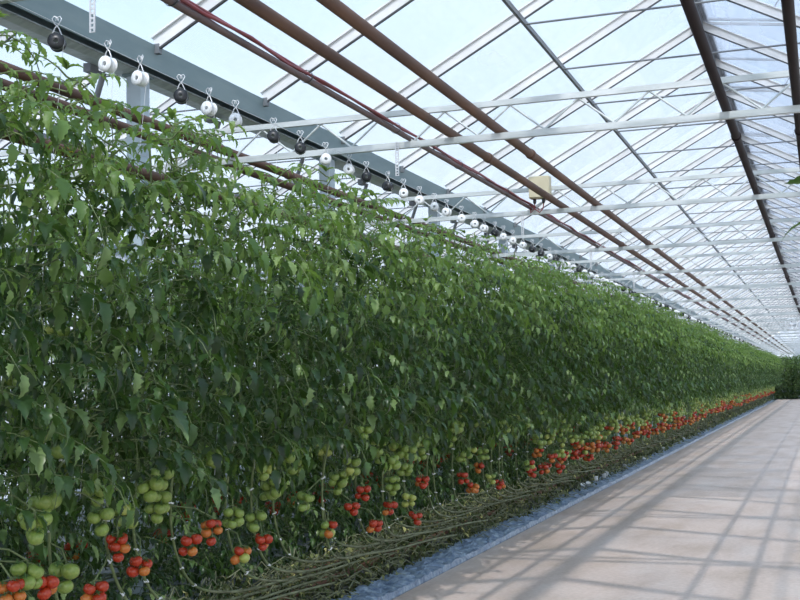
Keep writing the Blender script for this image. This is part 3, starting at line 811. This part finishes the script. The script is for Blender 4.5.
# the next rows behind: nobody could count the stems in there
hd = MB(); rg = random.Random(77)
for X, y0, y1, st in ((-5.5, 3.0, 32, .0042), (-6.9, 4.5, 34, .0055), (-4.25, 24.2, 84, .009)):
    yy = y0
    while yy < y1:
        z = rg.uniform(.05, 2.72); a = rg.uniform(0, 6.28)
        leaflet(hd, rg, (X + rg.gauss(0, .24), yy, z), Vector((math.cos(a), math.sin(a), rg.uniform(-1.4, -.1))), Vector((0, 0, 1)), rg.uniform(.13, .24), 1 if z > 2.3 and rg.random() < .5 else 0, .8)
        yy += st
    yy = y0
    while yy < y1:
        hd.tube([(X, yy, .0), (X + rg.uniform(-.1, .1), yy, 2.7)], .009, 5, 2); yy += .5
eh = MB()
for k in range(5200):
    z = rg.uniform(.03, 3.25); x = rg.uniform(-4.6, 1.2); z *= .86 + .035 * (x + 4.6); a = rg.uniform(0, 6.28)
    leaflet(eh, rg, (x, 89.6 + rg.gauss(0, .35), z), Vector((math.cos(a), math.sin(a), rg.uniform(-1.4, -.1))), Vector((0, 0, 1)), rg.uniform(.16, .28), 0, .8)
for k in range(12): eh.tube([(-4.5 + k * .5, 89.6, 0), (-4.5 + k * .5, 89.6, 2.8)], .01, 5, 1)
tag(link('foliage_hedge', eh.mesh('foliage_hedge', [M_LEAF, M_STEM])), 'dark foliage massed across the far end of the path against the end wall', 'foliage', kind='stuff')
o = link('foliage_hedge', hd.mesh('foliage_hedge', [M_LEAF, M_YOUNG, M_STEM]))
tag(o, 'dark green tomato foliage of the next rows, behind the row beside the path', 'foliage', kind='stuff')

# ------------------------------------------------------------------ foot of the row
# crumpled film strip
fm = MB(); rg = random.Random(5); nx = 9; yl = []; y = 2.0
while y < 83: yl.append(y); y += .05 if y < 16 else (.12 if y < 35 else .4)
V = []
for y in yl:
    for j in range(nx):
        u = j / (nx - 1); x = -3.46 + .355 * u
        z = .055 + .02 * math.sin(y * 9 + u * 5) * u + rg.uniform(-.014, .014)
        if j == nx - 1: z = .004; x = -3.108
        if j == nx - 2: x = -3.118 + rg.uniform(-.006, .004); z = .045 + rg.uniform(-.01, .01)
        if j == 0: z = .0
        V.append((x, y, z))
F = [(i * nx + j, i * nx + j + 1, (i + 1) * nx + j + 1, (i + 1) * nx + j) for i in range(len(yl) - 1) for j in range(nx - 1)]
n0 = len(V); V += [(x, y, -.02) for x, y, z in V]
F += [(n0 + i * nx + j, n0 + (i + 1) * nx + j, n0 + (i + 1) * nx + j + 1, n0 + i * nx + j + 1) for i in range(len(yl) - 1) for j in range(nx - 1)]
for i in range(len(yl) - 1):
    F.append((i * nx + nx - 1, n0 + i * nx + nx - 1, n0 + (i + 1) * nx + nx - 1, (i + 1) * nx + nx - 1))
fm.add(V, F, 0, .5, False)
tag(link('ground_film', fm.mesh('ground_film', M_FILM)), 'crumpled bluish white plastic film strip along the left edge of the concrete path', 'plastic film')

# litter of pruned leaves and stalks round the lying vines
lt = MB(); rg = random.Random(9); y = 2.6
while y < 82:
    f = 1 if y < 14 else (1.25 if y < 28 else 2.0)
    x = -3.66 + (0 if y < 13 else .07) + rg.gauss(0, .19); x = min(x, (-3.36 if y < 13 else -3.27) - abs(rg.gauss(0, .035))); x = max(x, -4.3)
    h = .34 * math.exp(-((x + 3.64) / .24) ** 2)
    z = rg.uniform(.0, h + .04)
    if rg.random() < .72:
        a = rg.uniform(0, 6.28)
        leaflet(lt, rg, (x, y, z + .02), Vector((math.cos(a), math.sin(a), rg.uniform(-.3, .7))), Vector((rg.uniform(-.4, .4), rg.uniform(-.4, .4), 1)), rg.uniform(.035, .085) * f, 0, 2.2, rg.random() ** 1.6)
    else:
        a = rg.gauss(PI / 2, .6); l = rg.uniform(.08, .3)
        lt.tube([(x, y, z + .02), (x + math.cos(a) * l * .5, y + math.sin(a) * l * .5, z + rg.uniform(.02, .08)), (x + math.cos(a) * l, y + math.sin(a) * l, z + .01)], .0045 * f, 4, 1)
    y += .0015 if y < 14 else (.0042 if y < 28 else .014)
tag(link('leaf_litter', lt.mesh('leaf_litter', [M_DRY, M_OLDSTEM])), 'olive and yellowing pruned leaves and stalks heaped along the foot of the row', 'leaf litter', kind='stuff')

# small white cups left on the film edge
ME_CUP = MB().lathe([(0, 0), (.026, 0), (.034, .055), (.037, .055), (.037, .06), (.031, .06), (.024, .006), (0, .006)], 14).mesh('plastic_cup', M_WHITE)
CUPS = [(-3.30, 16.87), (-3.27, 17.10), (-3.32, 18.06), (-3.30, 18.63), (-3.34, 19.02), (-3.33, 20.77), (-3.26, 22.57), (-3.33, 26.08), (-3.33, 30.31)]
for k, (x, y) in enumerate(CUPS):
    o = link('plastic_cup', ME_CUP, None, (x, y, .075), (rg.uniform(-.5, .5), rg.uniform(-.5, .5), 0))
    tag(o, '%s small white plastic cup from the near end of the film strip' % ORD[k], 'cup')

# ------------------------------------------------------------------ light
w = bpy.data.worlds.new('sky'); sc.world = w; w.use_nodes = True; nt = w.node_tree; nt.nodes.clear()
out = N(nt, 'ShaderNodeOutputWorld'); bg = N(nt, 'ShaderNodeBackground')
tc = N(nt, 'ShaderNodeTexCoord'); sp = N(nt, 'ShaderNodeSeparateXYZ'); nt.links.new(tc.outputs['Generated'], sp.inputs[0])
rp = N(nt, 'ShaderNodeValToRGB'); el = rp.color_ramp.elements
el.new(.3); el.new(.6)
for e, (p, c) in zip(el, ((0, (.88, .92, .98)), (.12, (.82, .90, 1.0)), (.35, (.60, .81, 1.0)), (1, (.44, .71, 1.0)))): e.position = p; e.color = (*c, 1)
nt.links.new(sp.outputs['Z'], rp.inputs[0])
cn = N(nt, 'ShaderNodeTexNoise'); cn.inputs['Scale'].default_value = 2.2; cn.inputs['Detail'].default_value = 6
nt.links.new(tc.outputs['Generated'], cn.inputs['Vector'])
cr = N(nt, 'ShaderNodeMapRange'); cr.inputs[1].default_value = .48; cr.inputs[2].default_value = .75; cr.inputs[4].default_value = .55
nt.links.new(cn.outputs['Fac'], cr.inputs[0])
cm = N(nt, 'ShaderNodeMix', data_type='RGBA'); nt.links.new(cr.outputs[0], cm.inputs[0]); nt.links.new(rp.outputs[0], cm.inputs[6]); cm.inputs[7].default_value = (.92, .95, 1, 1)
# broad glow added round the sun behind the camera, fill for floor and foliage
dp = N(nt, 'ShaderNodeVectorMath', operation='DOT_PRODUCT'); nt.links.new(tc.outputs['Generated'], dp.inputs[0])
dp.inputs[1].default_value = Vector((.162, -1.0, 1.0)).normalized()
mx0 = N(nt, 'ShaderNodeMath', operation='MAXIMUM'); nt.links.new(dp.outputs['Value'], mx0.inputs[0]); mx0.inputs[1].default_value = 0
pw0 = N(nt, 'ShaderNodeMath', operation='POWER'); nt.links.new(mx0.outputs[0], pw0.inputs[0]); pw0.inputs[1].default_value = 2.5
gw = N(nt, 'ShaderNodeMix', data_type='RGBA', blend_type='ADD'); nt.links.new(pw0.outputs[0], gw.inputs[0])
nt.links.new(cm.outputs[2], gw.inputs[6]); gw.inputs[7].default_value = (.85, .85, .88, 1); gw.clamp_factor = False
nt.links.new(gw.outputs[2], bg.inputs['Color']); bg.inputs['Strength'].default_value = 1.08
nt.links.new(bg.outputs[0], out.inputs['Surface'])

sl = bpy.data.lights.new('sun', 'SUN'); sl.energy = 3.0; sl.angle = math.radians(.9); sl.color = (1.0, .945, .865)
so = bpy.data.objects.new('sun', sl); COL.objects.link(so)
d = Vector((-.162, 1.0, -1.0)).normalized(); so.rotation_euler = d.to_track_quat('-Z', 'Y').to_euler(); so.location = (0, 0, 12)

# ------------------------------------------------------------------ camera
cam = bpy.data.cameras.new('camera'); co = bpy.data.objects.new('camera', cam); COL.objects.link(co)
right = Vector((.94117563, .33732279, -.02004427)); down = Vector((-.0429378, .06054445, -.99724155)); fwd = Vector((-.33517873, .9394401, .07146686))
mw = Matrix(((right.x, -down.x, -fwd.x, 0), (right.y, -down.y, -fwd.y, 0), (right.z, -down.z, -fwd.z, 1.6), (0, 0, 0, 1)))
co.matrix_world = mw
cam.sensor_width = 36; cam.lens = 36 * 1178 / 800; cam.clip_start = .05; cam.clip_end = 400
sc.camera = co

vs = sc.view_settings
sc.display_settings.display_device = 'sRGB'
vs.view_transform = 'Standard'; vs.look = 'None'; vs.exposure = 0.34; vs.gamma = 1.0; vs.use_curve_mapping = False
sc.cycles.transparent_max_bounces = 24
